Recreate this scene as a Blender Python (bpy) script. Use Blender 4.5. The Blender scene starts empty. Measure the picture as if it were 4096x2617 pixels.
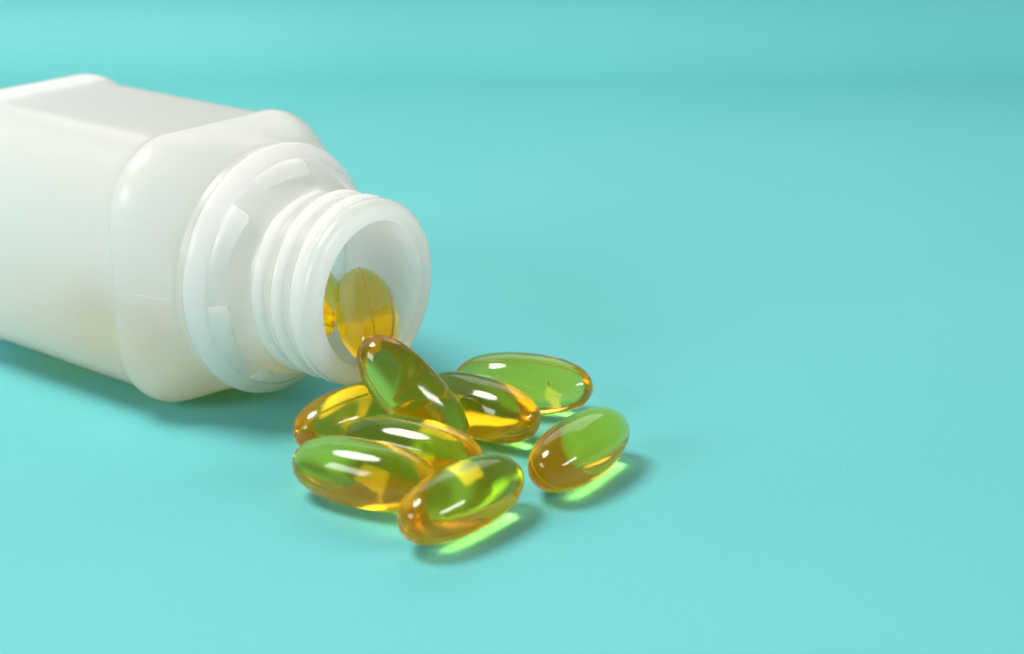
import bpy, bmesh, math, random
from mathutils import Vector, Matrix

MM = 0.001                       # every length below is in millimetres, the scene is in metres
scn = bpy.context.scene
C = scn.collection

# ------------------------------------------------------------------ camera
CAM_POS = Vector((159.871, -179.254, 102.869))
YAW, PITCH, FPX = math.radians(126.488), math.radians(19.745), 6388.5
view = Vector((math.cos(YAW) * math.cos(PITCH), math.sin(YAW) * math.cos(PITCH), -math.sin(PITCH)))
right = Vector((math.sin(YAW), -math.cos(YAW), 0.0))
up = right.cross(view)
cam_data = bpy.data.cameras.new('camera')
cam = bpy.data.objects.new('camera', cam_data)
C.objects.link(cam)
cam.matrix_world = Matrix((
    (right.x, up.x, -view.x, CAM_POS.x * MM),
    (right.y, up.y, -view.y, CAM_POS.y * MM),
    (right.z, up.z, -view.z, CAM_POS.z * MM),
    (0, 0, 0, 1)))
cam_data.sensor_fit = 'HORIZONTAL'
cam_data.sensor_width = 36.0
cam_data.lens = FPX / 4096.0 * 36.0
cam_data.clip_start = 0.005
cam_data.clip_end = 10.0
cam_data.dof.use_dof = True
cam_data.dof.focus_distance = (Vector((9, -3, 15)) - CAM_POS).dot(view) * MM
cam_data.dof.aperture_fstop = 15.0
scn.camera = cam

# ------------------------------------------------------------------ world, lamps, exposure
world = bpy.data.worlds.new('World')
scn.world = world
world.use_nodes = True
bg = world.node_tree.nodes['Background']
bg.inputs['Color'].default_value = (1.0, 0.98, 0.95, 1)
bg.inputs['Strength'].default_value = 0.2

AIM = Vector((12, -6, 8))
def lamp(name, direction, dist, size, power, shape='RECTANGLE', color=(1, 1, 1)):
    d = Vector(direction).normalized()
    l = bpy.data.lights.new(name, 'AREA')
    l.shape = shape
    l.size = size[0] * MM
    l.size_y = size[1] * MM
    l.energy = power
    l.color = color
    o = bpy.data.objects.new(name, l)
    C.objects.link(o)
    o.location = (AIM + d * dist) * MM
    o.rotation_euler = d.to_track_quat('Z', 'Y').to_euler()
    return o
lamp('key_softbox', (-0.40, -0.22, 0.88), 980, (398, 398), 10.8, 'DISK', (1.0, 0.955, 0.905))
lamp('front_softbox', (-0.30, -0.83, 0.43), 850, (343, 268), 3.3, 'RECTANGLE', (1.0, 0.965, 0.935))
lamp('back_softbox', tuple(Vector((-0.595 * 0.78, 0.804 * 0.78, 0.62))), 900, (820, 420), 1.8, 'RECTANGLE', (1.0, 0.975, 0.94))
lamp('side_softbox', (0.90, 0.12, 0.38), 640, (330, 75), 1.9, 'RECTANGLE', (0.97, 0.985, 1.0))

scn.view_settings.view_transform = 'Standard'
scn.view_settings.look = 'None'
scn.view_settings.exposure = 0.0
scn.view_settings.gamma = 1.0
scn.view_settings.use_curve_mapping = False
scn.render.engine = 'CYCLES'
cy = scn.cycles
cy.max_bounces = 32
cy.diffuse_bounces = 10
cy.glossy_bounces = 16
cy.transmission_bounces = 28
cy.volume_bounces = 2
cy.caustics_refractive = True
cy.caustics_reflective = True
cy.blur_glossy = 0.25
cy.sample_clamp_indirect = 12.0
cy.use_adaptive_sampling = False
try:
    cy.use_denoising = True
    cy.denoiser = 'OPENIMAGEDENOISE'
    cy.denoising_input_passes = 'RGB_ALBEDO_NORMAL'
    cy.denoising_prefilter = 'ACCURATE'
except Exception:
    pass

# ------------------------------------------------------------------ materials
def mat(name):
    m = bpy.data.materials.new(name)
    m.use_nodes = True
    nt = m.node_tree
    return m, nt, nt.nodes['Principled BSDF'], nt.nodes['Material Output']

# paper
PAPER, nt, bs, out = mat('turquoise_paper')
tc = nt.nodes.new('ShaderNodeTexCoord')
n1 = nt.nodes.new('ShaderNodeTexNoise'); n1.inputs['Scale'].default_value = 9; n1.inputs['Detail'].default_value = 3
n4 = nt.nodes.new('ShaderNodeTexNoise'); n4.inputs['Scale'].default_value = 1900; n4.inputs['Detail'].default_value = 6; n4.inputs['Roughness'].default_value = 0.75
n2 = nt.nodes.new('ShaderNodeTexNoise'); n2.inputs['Scale'].default_value = 1400; n2.inputs['Detail'].default_value = 4
n3 = nt.nodes.new('ShaderNodeTexVoronoi'); n3.inputs['Scale'].default_value = 60; n3.feature = 'F1'
for n in (n1, n2, n3, n4):
    nt.links.new(tc.outputs['Object'], n.inputs['Vector'])
ramp = nt.nodes.new('ShaderNodeValToRGB')
ramp.color_ramp.elements[0].position = 0.35
ramp.color_ramp.elements[0].color = (0.099, 0.424, 0.432, 1)
ramp.color_ramp.elements[1].position = 0.65
ramp.color_ramp.elements[1].color = (0.121, 0.474, 0.482, 1)
av = nt.nodes.new('ShaderNodeMix'); av.inputs[0].default_value = 0.6
nt.links.new(n1.outputs['Fac'], av.inputs[2]); nt.links.new(n4.outputs['Fac'], av.inputs[3])
nt.links.new(av.outputs[0], ramp.inputs['Fac'])
spk = nt.nodes.new('ShaderNodeMath'); spk.operation = 'LESS_THAN'; spk.inputs[1].default_value = 0.011
nt.links.new(n3.outputs['Distance'], spk.inputs[0])
spf = nt.nodes.new('ShaderNodeMath'); spf.operation = 'MULTIPLY'; spf.inputs[1].default_value = 0.45
nt.links.new(spk.outputs[0], spf.inputs[0])
mixc = nt.nodes.new('ShaderNodeMixRGB'); mixc.inputs['Color2'].default_value = (0.09, 0.34, 0.36, 1)
nt.links.new(spf.outputs[0], mixc.inputs['Fac'])
nt.links.new(ramp.outputs['Color'], mixc.inputs['Color1'])
nt.links.new(mixc.outputs['Color'], bs.inputs['Base Color'])
bs.inputs['Roughness'].default_value = 0.62
bs.inputs['Specular IOR Level'].default_value = 0.3
bmp = nt.nodes.new('ShaderNodeBump'); bmp.inputs['Strength'].default_value = 0.4; bmp.inputs['Distance'].default_value = 0.00018
nt.links.new(n2.outputs['Fac'], bmp.inputs['Height'])
nt.links.new(bmp.outputs['Normal'], bs.inputs['Normal'])

# bottle plastic: milky polyethylene
def plastic(name, trans, rough, bump, col=(0.993, 0.991, 0.985)):
    m = bpy.data.materials.new(name)
    m.use_nodes = True
    nt = m.node_tree
    nt.nodes.clear()
    out = nt.nodes.new('ShaderNodeOutputMaterial')
    tc = nt.nodes.new('ShaderNodeTexCoord')
    nz = nt.nodes.new('ShaderNodeTexNoise'); nz.inputs['Scale'].default_value = 160; nz.inputs['Detail'].default_value = 5
    nt.links.new(tc.outputs['Object'], nz.inputs['Vector'])
    bp = nt.nodes.new('ShaderNodeBump'); bp.inputs['Strength'].default_value = bump; bp.inputs['Distance'].default_value = 0.0004
    nt.links.new(nz.outputs['Fac'], bp.inputs['Height'])
    df = nt.nodes.new('ShaderNodeBsdfDiffuse'); df.inputs['Color'].default_value = col + (1,)
    tl = nt.nodes.new('ShaderNodeBsdfTranslucent'); tl.inputs['Color'].default_value = col + (1,)
    mx = nt.nodes.new('ShaderNodeMixShader'); mx.inputs[0].default_value = trans
    nt.links.new(df.outputs[0], mx.inputs[1]); nt.links.new(tl.outputs[0], mx.inputs[2])
    gl = nt.nodes.new('ShaderNodeBsdfAnisotropic'); gl.inputs['Roughness'].default_value = rough
    fr = nt.nodes.new('ShaderNodeFresnel'); fr.inputs['IOR'].default_value = 1.45
    # the same outside reflection on both faces of the wall (light scattered inside the plastic is not mirrored back)
    ge = nt.nodes.new('ShaderNodeNewGeometry')
    io = nt.nodes.new('ShaderNodeMapRange'); io.inputs['To Min'].default_value = 1.45; io.inputs['To Max'].default_value = 1 / 1.45
    nt.links.new(ge.outputs['Backfacing'], io.inputs['Value']); nt.links.new(io.outputs[0], fr.inputs['IOR'])
    nt.links.new(bp.outputs['Normal'], gl.inputs['Normal']); nt.links.new(bp.outputs['Normal'], fr.inputs['Normal'])
    mg = nt.nodes.new('ShaderNodeMixShader')
    nt.links.new(fr.outputs[0], mg.inputs[0]); nt.links.new(mx.outputs[0], mg.inputs[1]); nt.links.new(gl.outputs[0], mg.inputs[2])
    nt.links.new(mg.outputs[0], out.inputs['Surface'])
    return m
HDPE_INNER = plastic('milky_inner_plastic', 0.87, 0.3, 0.04)
HDPE = plastic('milky_bottle_plastic', 0.82, 0.3, 0.05)
HDPE_THICK = plastic('milky_neck_plastic', 0.79, 0.27, 0.04)

# softgel: clear amber gelatine filled with oil
def gel(name, sig, rough=0.0, skin=0.055):
    m = bpy.data.materials.new(name)
    m.use_nodes = True
    nt = m.node_tree
    nt.nodes.clear()
    out = nt.nodes.new('ShaderNodeOutputMaterial')
    g = nt.nodes.new('ShaderNodeBsdfGlass')
    g.inputs['IOR'].default_value = 1.46
    g.inputs['Roughness'].default_value = rough
    tc = nt.nodes.new('ShaderNodeTexCoord')
    nz = nt.nodes.new('ShaderNodeTexNoise'); nz.inputs['Scale'].default_value = 130; nz.inputs['Detail'].default_value = 2
    nt.links.new(tc.outputs['Object'], nz.inputs['Vector'])
    bp = nt.nodes.new('ShaderNodeBump'); bp.inputs['Strength'].default_value = 0.35; bp.inputs['Distance'].default_value = 0.0003
    nt.links.new(nz.outputs['Fac'], bp.inputs['Height'])
    nt.links.new(bp.outputs['Normal'], g.inputs['Normal'])
    # the gelatine skin scatters a little light
    tl = nt.nodes.new('ShaderNodeBsdfTranslucent'); tl.inputs['Color'].default_value = (1.0, 0.84, 0.02, 1)
    df = nt.nodes.new('ShaderNodeBsdfDiffuse'); df.inputs['Color'].default_value = (1.0, 0.74, 0.03, 1)
    m1 = nt.nodes.new('ShaderNodeMixShader'); m1.inputs[0].default_value = 0.18
    nt.links.new(tl.outputs[0], m1.inputs[1]); nt.links.new(df.outputs[0], m1.inputs[2])
    m2 = nt.nodes.new('ShaderNodeMixShader'); m2.inputs[0].default_value = skin
    nt.links.new(g.outputs[0], m2.inputs[1]); nt.links.new(m1.outputs[0], m2.inputs[2])
    nt.links.new(m2.outputs[0], out.inputs['Surface'])
    va = nt.nodes.new('ShaderNodeVolumeAbsorption')
    dens = max(sig) * 1.02
    va.inputs['Density'].default_value = dens / MM
    va.inputs['Color'].default_value = tuple(1 - s / dens for s in sig) + (1,)
    nt.links.new(va.outputs[0], out.inputs['Volume'])
    return m
GEL = gel('amber_gelatine', (0.0003, 0.022, 0.225), 0.10)
SEAM = gel('amber_gelatine_seam', (0.05, 0.3, 1.6), 0.15, 0.35)
m_, nt_, bs_, o_ = mat('air')
bs_.inputs['Transmission Weight'].default_value = 1.0
bs_.inputs['IOR'].default_value = 0.69
bs_.inputs['Roughness'].default_value = 0.0
bs_.inputs['Base Color'].default_value = (1, 1, 1, 1)
AIR = m_
m_, nt_, bs_, o_ = mat('dust')
bs_.inputs['Base Color'].default_value = (0.03, 0.03, 0.03, 1)
DUST = m_

# ------------------------------------------------------------------ helpers
def link(name, me, material, parent=None, smooth=True):
    o = bpy.data.objects.new(name, me)
    if material and not me.materials:
        me.materials.append(material)
    if smooth:
        me.polygons.foreach_set('use_smooth', [True] * len(me.polygons))
    C.objects.link(o)
    if parent:
        o.parent = parent
    return o

def mesh(name, verts, faces):
    me = bpy.data.meshes.new(name)
    me.from_pydata([(x * MM, y * MM, z * MM) for x, y, z in verts], [], faces)
    bm = bmesh.new(); bm.from_mesh(me)
    bmesh.ops.recalc_face_normals(bm, faces=bm.faces)
    bm.to_mesh(me); bm.free()
    me.update()
    return me

def tag(o, label, cat, group=None, kind=None):
    if label: o['label'] = label
    if cat: o['category'] = cat
    if group: o['group'] = group
    if kind: o['kind'] = kind
    return o

# ------------------------------------------------------------------ paper sweep
hd = Vector((view.x, view.y, 0)).normalized()
def sweep():
    base = Vector((CAM_POS.x, CAM_POS.y, 0))
    prof = []
    s = -150.0
    while s < 525: prof.append((s, 0.0)); s += 30
    r, s0 = 38.0, 530.0
    for i in range(25):
        a = math.pi / 2 * i / 24 * 0.97
        prof.append((s0 + r * math.sin(a), r * (1 - math.cos(a))))
    e = prof[-1]; a = math.pi / 2 * 0.97
    for t in (15, 30, 50):
        prof.append((e[0] + t * math.cos(a), e[1] + t * math.sin(a)))
    xs = [-480 + 40 * i for i in range(25)]
    V, F = [], []
    for (s, z) in prof:
        for x in xs:
            p = base + hd * s + right * x
            V.append((p.x, p.y, z))
    n = len(xs)
    for i in range(len(prof) - 1):
        for j in range(n - 1):
            F.append((i * n + j, i * n + j + 1, (i + 1) * n + j + 1, (i + 1) * n + j))
    me = mesh('paper_backdrop', V, F)
    o = link('paper_backdrop', me, PAPER)
    sol = o.modifiers.new('thickness', 'SOLIDIFY'); sol.thickness = 0.3 * MM; sol.offset = -1 if me.polygons[0].normal.z > 0 else 1
    tag(o, 'turquoise paper sheet curving up into the backdrop', 'paper', kind='structure')
sweep()

# ------------------------------------------------------------------ bottle
H, W, RC = 46.2, 46.9, 13.0
U_S, TILT = -33.48, math.radians(0.879)
bottle = bpy.data.objects.new('pill_bottle', None)
C.objects.link(bottle)
bottle.empty_display_size = 0.02
bottle.location = (U_S * MM, 0, 0)
bottle.rotation_euler = (0, TILT, 0)
tag(bottle, 'white translucent square plastic pill bottle lying open on its side, capless', 'bottle')

NS = 192
def rr_polar(th, hw, hh, r):
    c, s = abs(math.cos(th)), abs(math.sin(th))
    t = 1e9
    if c > 1e-9:
        y = hw * s / c
        if y <= hh - r: return hw / c
    if s > 1e-9:
        x = hh * c / s
        if x <= hw - r: return hh / s
    cx, cy_ = hw - r, hh - r
    b = c * cx + s * cy_
    return b + math.sqrt(max(b * b - (cx * cx + cy_ * cy_ - r * r), 0))

def L(u, y, z):                       # bottle axis coordinates -> local coordinates of the bottle
    return (u - U_S, y, z + H / 2)

def body():
    # (u, inset from the square outline, blend to a circle, circle radius)
    P = [(-80.6, 40, 0, 0)]
    rows = []
    # base (slightly pushed in), heel bead, label panel, shoulder bead
    rows += [(-84.2, 14.0, 0, 0), (-84.6, 9.0, 0, 0), (-85.2, 6.0, 0, 0), (-85.5, 4.6, 0, 0), (-85.3, 3.2, 0, 0),
             (-84.6, 1.8, 0, 0), (-83.6, 0.8, 0, 0), (-82.5, 0.2, 0, 0), (-81.4, 0.0, 0, 0), (-80.3, 0.05, 0, 0),
             (-79.4, 0.3, 0, 0), (-78.6, 0.75, 0, 0), (-77.9, 0.95, 0, 0), (-77.0, 1.0, 0, 0)]
    for k in range(1, 12):
        rows.append((-77 + k * 3.3, 1.0, 0, 0))
    rows += [(-38.6, 1.0, 0, 0), (-37.2, 1.0, 0, 0), (-36.2, 0.96, 0, 0), (-35.4, 0.82, 0, 0), (-34.95, 0.52, 0, 0), (-34.5, 0.2, 0, 0), (-34.0, 0.04, 0, 0), (-33.3, 0.0, 0, 0), (-32.8, 0.03, 0, 0)]
    Rb = 20.25
    # shoulder: bends over the bead, then slopes in to the neck stub and ends in a tight valley
    u1 = -23.6
    for k in range(1, 25):
        t = k / 24
        rows.append((-32.6 + (u1 + 32.6) * t ** 1.25, 0.05, -t ** 1.25, Rb + 0.35))
    rows += [(u1 + 0.2, 0, 1, Rb + 0.12), (u1 + 0.5, 0, 1, Rb + 0.02), (u1 + 1.0, 0, 1, Rb), (-21.4, 0, 1, Rb - 0.05)]
    V, F = [], []
    V.append(L(-83.9, 0, 0))
    for (u, ins, b0, rc) in rows:
        for j in range(NS):
            th = 2 * math.pi * j / NS
            b = b0
            r = rr_polar(th, W / 2 - ins, H / 2 - 0.2 - ins, max(RC - ins, 1.0))
            if b < 0:                   # shoulder: tight bend at the bead, then nearly flat; rounder over the four corners
                t = -b
                wd = min(max((r - W / 2) / 3.5, 0), 1)
                b = (0.13 * (1 - math.exp(-t / 0.05)) + 0.87 * t ** 1.15) * (1 - wd) + t ** 1.5 * wd
            r = r * (1 - b) + rc * b
            V.append(L(u, r * math.cos(th), r * math.sin(th)))
    for j in range(NS):
        F.append((0, 1 + j, 1 + (j + 1) % NS))
    for i in range(len(rows) - 1):
        a, c = 1 + i * NS, 1 + (i + 1) * NS
        for j in range(NS):
            k = (j + 1) % NS
            F.append((a + j, c + j, c + k, a + k))
    me = mesh('body', V, F)
    # outward normals
    p = me.polygons[len(me.polygons) // 2]
    c = p.center.copy(); c.x = 0; c.z -= H / 2 * MM
    if p.normal.dot(c) < 0: me.flip_normals()
    o = link('body', me, HDPE, bottle)
    sol = o.modifiers.new('wall', 'SOLIDIFY'); sol.thickness = 1.0 * MM; sol.offset = -1
    me.materials.append(HDPE_INNER); sol.material_offset = 1
    return o
body()

def lathe(name, prof, ns=NS, material=None, parent=None):
    V, F = [], []
    n = len(prof)
    for (u, r) in prof:
        for j in range(ns):
            th = 2 * math.pi * j / ns
            V.append(L(u, r * math.cos(th), r * math.sin(th)))
    for i in range(n):
        a, c = i * ns, ((i + 1) % n) * ns
        for j in range(ns):
            k = (j + 1) % ns
            F.append((a + j, c + j, c + k, a + k))
    return link(name, mesh(name, V, F), material or HDPE_THICK, parent or bottle)

def arc(cx, cr, rad, a0, a1, n):
    return [(cx + rad * math.cos(math.radians(a0 + (a1 - a0) * i / n)), cr + rad * math.sin(math.radians(a0 + (a1 - a0) * i / n))) for i in range(n + 1)]

# neck tube: bore, lip and plain finish
neck = [(-21.2, 18.6), (-20.0, 18.2), (-18.9, 16.6), (-18.2, 13.6), (-17.4, 12.4), (-16.2, 11.85)]
neck += [(-u, 11.75) for u in (14, 11, 8, 5, 2.5, 1.0)]
neck += [(-0.3, 11.75), (-0.08, 11.78), (0.0, 11.9), (0.0, 12.4), (0.0, 13.6), (-0.04, 14.0), (-0.16, 14.35), (-0.4, 14.7), (-0.75, 14.97),
         (-1.2, 15.12), (-1.7, 15.15), (-2.15, 15.08), (-2.5, 14.85), (-2.8, 14.5), (-3.1, 14.36), (-3.6, 14.3)]
neck += [(-6, 14.3), (-9, 14.3), (-12, 14.3), (-12.8, 14.35), (-13.6, 14.6), (-14.3, 15.0), (-14.9, 15.5), (-15.4, 16.0), (-15.9, 16.6), (-16.4, 17.2),
         (-16.95, 17.85), (-17.5, 18.5), (-18.3, 19.1), (-20.0, 19.6), (-21.2, 19.7)]
nk = lathe('neck', neck)
nk.data.materials.append(HDPE_INNER)
for p in nk.data.polygons:
    c = p.center
    if math.hypot(c.y, c.z - H / 2 * MM) < 12.0 * MM or c.x < (-17.0 - U_S) * MM and math.hypot(c.y, c.z - H / 2 * MM) < 17.5 * MM:
        p.material_index = 1

# collar ring behind the thread
col = [(-21.7, 19.3), (-21.75, 19.9)] + arc(-20.55, 19.9, 1.15, 170, 35, 12) + [(-19.2, 20.2), (-18.75, 19.75), (-18.3, 19.25), (-17.9, 18.7), (-17.9, 18.2), (-18.6, 17.6), (-20, 17.9)]
lathe('collar', col)

# thread: one long raised helix, tapering at both ends
def thread():
    pitch, u0, turns = 4.0, -12.67, 2.62
    a_start = math.radians(80)
    n = 420
    V, F = [], []
    sec = [(-1.25, -0.5), (-1.15, 0.04), (-0.8, 0.26), (-0.45, 0.76), (-0.25, 1.0), (-0.05, 1.08), (0.15, 1.05), (0.4, 0.86), (0.75, 0.42), (1.15, 0.1), (1.4, 0.02), (1.45, -0.5)]
    m = len(sec)
    for i in range(n + 1):
        t = i / n
        a = a_start + t * turns * 2 * math.pi
        u = u0 + t * turns * pitch
        k = min(1, t * turns * 6, (1 - t) * turns * 6)
        k = k * k * (3 - 2 * k)
        for (du, h) in sec:
            r = 14.3 + (0.9 * h * k if h > 0 else h)
            V.append(L(u + du * (0.4 + 0.6 * k), r * math.cos(a), r * math.sin(a)))
    for i in range(n):
        for j in range(m):
            k = (j + 1) % m
            F.append((i * m + j, i * m + k, (i + 1) * m + k, (i + 1) * m + j))
    F.append(tuple(range(m))); F.append(tuple(n * m + j for j in range(m)))
    link('thread', mesh('thread', V, F), HDPE_THICK, bottle)
thread()

# ratchet teeth on the collar's front cone: a steep step that ramps away
def tooth(phi):
    n = 30
    V, F = [], []
    sec_r = [15.2, 15.6, 16.6, 17.8, 18.7, 19.1, 19.0, 15.2]
    for i in range(n + 1):
        t = i / n
        a = phi + math.radians(44) * t
        h = 1.4 * (1 - t) ** 1.1 * min(1, 0.3 + t * 10)
        base = lambda r: -16.2 - max(0, (r - 17.0)) * 0.85
        ring = [(-18.4, 16.5), (base(16.5) + h * 0.1, 16.45), (base(16.7) + h * 0.62, 16.65), (base(17.0) + h * 0.93, 17.0), (base(17.6) + h, 17.6),
                (base(18.3) + h * 0.95, 18.3), (base(18.8) + h * 0.65, 18.75), (-18.9, 18.95)]
        for (u, r) in ring:
            V.append(L(u - 0.35 * t, r * math.cos(a), r * math.sin(a)))
    m = 8
    for i in range(n):
        for j in range(m):
            k = (j + 1) % m
            F.append((i * m + j, i * m + k, (i + 1) * m + k, (i + 1) * m + j))
    F.append(tuple(range(m))); F.append(tuple(n * m + j for j in range(m)))
    me = mesh('ratchet_tooth', V, F)
    o = link('ratchet_tooth', me, HDPE_THICK, bottle)
    me.set_sharp_from_angle(angle=math.radians(50))
    return o
for k in range(7):
    tooth(math.radians(80 + k * 360 / 7))

# fine mould parting line across the front of the shoulder
def parting():
    V, F = [], []
    n, m = 30, 6
    for i in range(n + 1):
        t = i / n
        u = -32.6 + 9.0 * t
        f = 0.13 * (1 - math.exp(-t / 0.05)) + 0.87 * t ** 1.15
        r = (W / 2 - 0.05) * (1 - f) + 20.6 * f
        w = 0.035 * min(1, 6 * t + 0.1, 6 * (1 - t) + 0.1)
        for j in range(m):
            a = 2 * math.pi * j / m
            V.append(L(u, -(r + w * math.cos(a)), -0.6 + w * math.sin(a)))
    for i in range(n):
        for j in range(m):
            k = (j + 1) % m
            F.append((i * m + j, i * m + k, (i + 1) * m + k, (i + 1) * m + j))
    F.append(tuple(range(m))); F.append(tuple(n * m + j for j in range(m)))
    link('parting_line', mesh('parting_line', V, F), HDPE_THICK, bottle)
parting()

# ------------------------------------------------------------------ capsules
A_, R_, N_ = 11.53, 5.03, 2.32
def cap_profile(m):
    out = []
    for i in range(m + 1):
        t = -math.pi / 2 + math.pi * i / m
        s = math.sin(t)
        out.append((A_ * math.copysign(abs(s) ** (2 / N_), s), R_ * abs(math.cos(t)) ** (2 / N_)))
    return out
def capsule_mesh():
    pr = cap_profile(56)
    ns = 72
    V, F = [(-A_, 0, 0)], []
    rows = pr[1:-1]
    for (x, r) in rows:
        for j in range(ns):
            th = 2 * math.pi * j / ns
            V.append((x, r * math.cos(th), r * math.sin(th)))
    V.append((A_, 0, 0))
    for j in range(ns): F.append((0, 1 + (j + 1) % ns, 1 + j))
    for i in range(len(rows) - 1):
        a, c = 1 + i * ns, 1 + (i + 1) * ns
        for j in range(ns):
            k = (j + 1) % ns
            F.append((a + j, a + k, c + k, c + j))
    a = 1 + (len(rows) - 1) * ns; e = len(V) - 1
    for j in range(ns): F.append((a + j, a + (j + 1) % ns, e))
    me = mesh('shell', V, F)
    me.materials.append(GEL)
    return me
def seam_mesh():
    pr = cap_profile(72)
    loop = [(x, r) for x, r in pr] + [(x, -r) for x, r in pr[-2:0:-1]]
    n, m, rad = len(loop), 6, 0.11
    V, F = [], []
    for i in range(n):
        p0, p1 = loop[i - 1], loop[(i + 1) % n]
        tx, ty = p1[0] - p0[0], p1[1] - p0[1]
        l = math.hypot(tx, ty) or 1
        nx, ny = -ty / l, tx / l
        x, y = loop[i]
        for j in range(m):
            a = 2 * math.pi * j / m
            V.append((x + nx * rad * math.cos(a), y + ny * rad * math.cos(a), rad * 1.3 * math.sin(a)))
    for i in range(n):
        k = (i + 1) % n
        for j in range(m):
            l = (j + 1) % m
            F.append((i * m + j, i * m + l, k * m + l, k * m + j))
    me = mesh('seam', V, F)
    me.materials.append(SEAM)
    return me
SHELL, SEAMM = capsule_mesh(), seam_mesh()

def capsule(pos, yaw, pitch, roll, label, group='softgel capsules'):
    root = bpy.data.objects.new('softgel_capsule', None)
    C.objects.link(root)
    root.empty_display_size = 0.005
    y, p = math.radians(yaw), math.radians(pitch)
    ax = Vector((math.cos(y) * math.cos(p), math.sin(y) * math.cos(p), math.sin(p)))
    sd = Vector((-math.sin(y), math.cos(y), 0)); upv = ax.cross(sd)
    M = Matrix((ax, sd, upv)).transposed() @ Matrix.Rotation(math.radians(roll), 3, 'X')
    M = M.to_4x4(); M.translation = Vector(pos) * MM
    root.matrix_world = M
    a = bpy.data.objects.new('shell', SHELL); C.objects.link(a); a.parent = root
    SHELL.polygons.foreach_set('use_smooth', [True] * len(SHELL.polygons))
    b = bpy.data.objects.new('seam', SEAMM); C.objects.link(b); b.parent = root
    SEAMM.polygons.foreach_set('use_smooth', [True] * len(SEAMM.polygons))
    tag(root, label, 'capsule', group)
    return root

R0 = R_ + 0.02
D = capsule((15.63, 18.92, R0), 24.38, 0, -65, 'pale green-gold softgel with a tiny air bubble, beyond the other spilled capsules')
E = capsule((38.02, 2.55, R0), 93.56, 0, 40, 'softgel with one brown end, lying alone apart from the heap')
Hc = capsule((34.38, -21.29, R0), 86.32, 0, 30, 'yellow softgel crossing in front of the ends of two side-by-side capsules')
Cc = capsule((15.82, 6.35, R0), 179.63, 0, -25, 'green-amber softgel behind the leaning capsule, between it and the bubbled one')
B = capsule((2.85, -7.68, R0), 258.76, 0, 60, 'orange-tipped softgel partly tucked under the bottle mouth and the leaning capsule')
F_ = capsule((17.9, -23.2, R0), 191.97, 0, 100, 'amber softgel lying in front of and alongside another in the heap')
G = capsule((18.46, -12.83, R0), 190.25, 0, 80, 'softgel sandwiched between the leaning capsule and the amber one alongside it')
A = capsule((12.19, -5.06, 9.81), 211.36, 50.06, -30, 'steeply leaning softgel on top of the heap at the bottle mouth')
I = capsule((-3.56, 2.18, 17.75), 138.63, 13.12, 90, 'golden softgel resting in the open mouth, half out of the bottle')
K = capsule((-19.22, -2.66, 17.0), 184.61, 4.75, 20, 'deep orange softgel end inside the neck, beside the golden one in the mouth')
J = capsule((-25.5, 10.5, 15.8), 112, -25, 50, 'amber softgel deepest in the neck, almost hidden behind the deep orange end')

bub = bmesh.new()
bmesh.ops.create_uvsphere(bub, u_segments=20, v_segments=12, radius=0.42 * MM)
me = bpy.data.meshes.new('air_bubble'); bub.to_mesh(me); bub.free()
o = link('air_bubble', me, AIR, D)
bpy.context.view_layer.update()
o.matrix_world = Matrix.Translation(Vector((21.0, 19.0, 6.2)) * MM)

# capsules still inside the body, seen only as a yellow blur through the wall
inside = [(-61, -12.5, 7.9, 2, 0), (-50, -2.4, 6.15, 5, 0), (-50, 8.4, 6.3, -7, 0), (-60, -7, 16.4, -4, 0), (-30, 2.5, 7.3, 84, 0), (-72, -3, 6.3, 60, 0),
          (-37.5, -13.0, 9.2, 3, 3), (-37.5, -14.3, 19.2, 3, 0), (-44, -4.5, 16.2, 2, 0)]
for (x, y, z, yw, pt) in inside:
    capsule((x, y, z), yw, pt, 33, 'softgel inside the bottle body, a blurred yellow shape through the wall', 'capsules inside the bottle body')
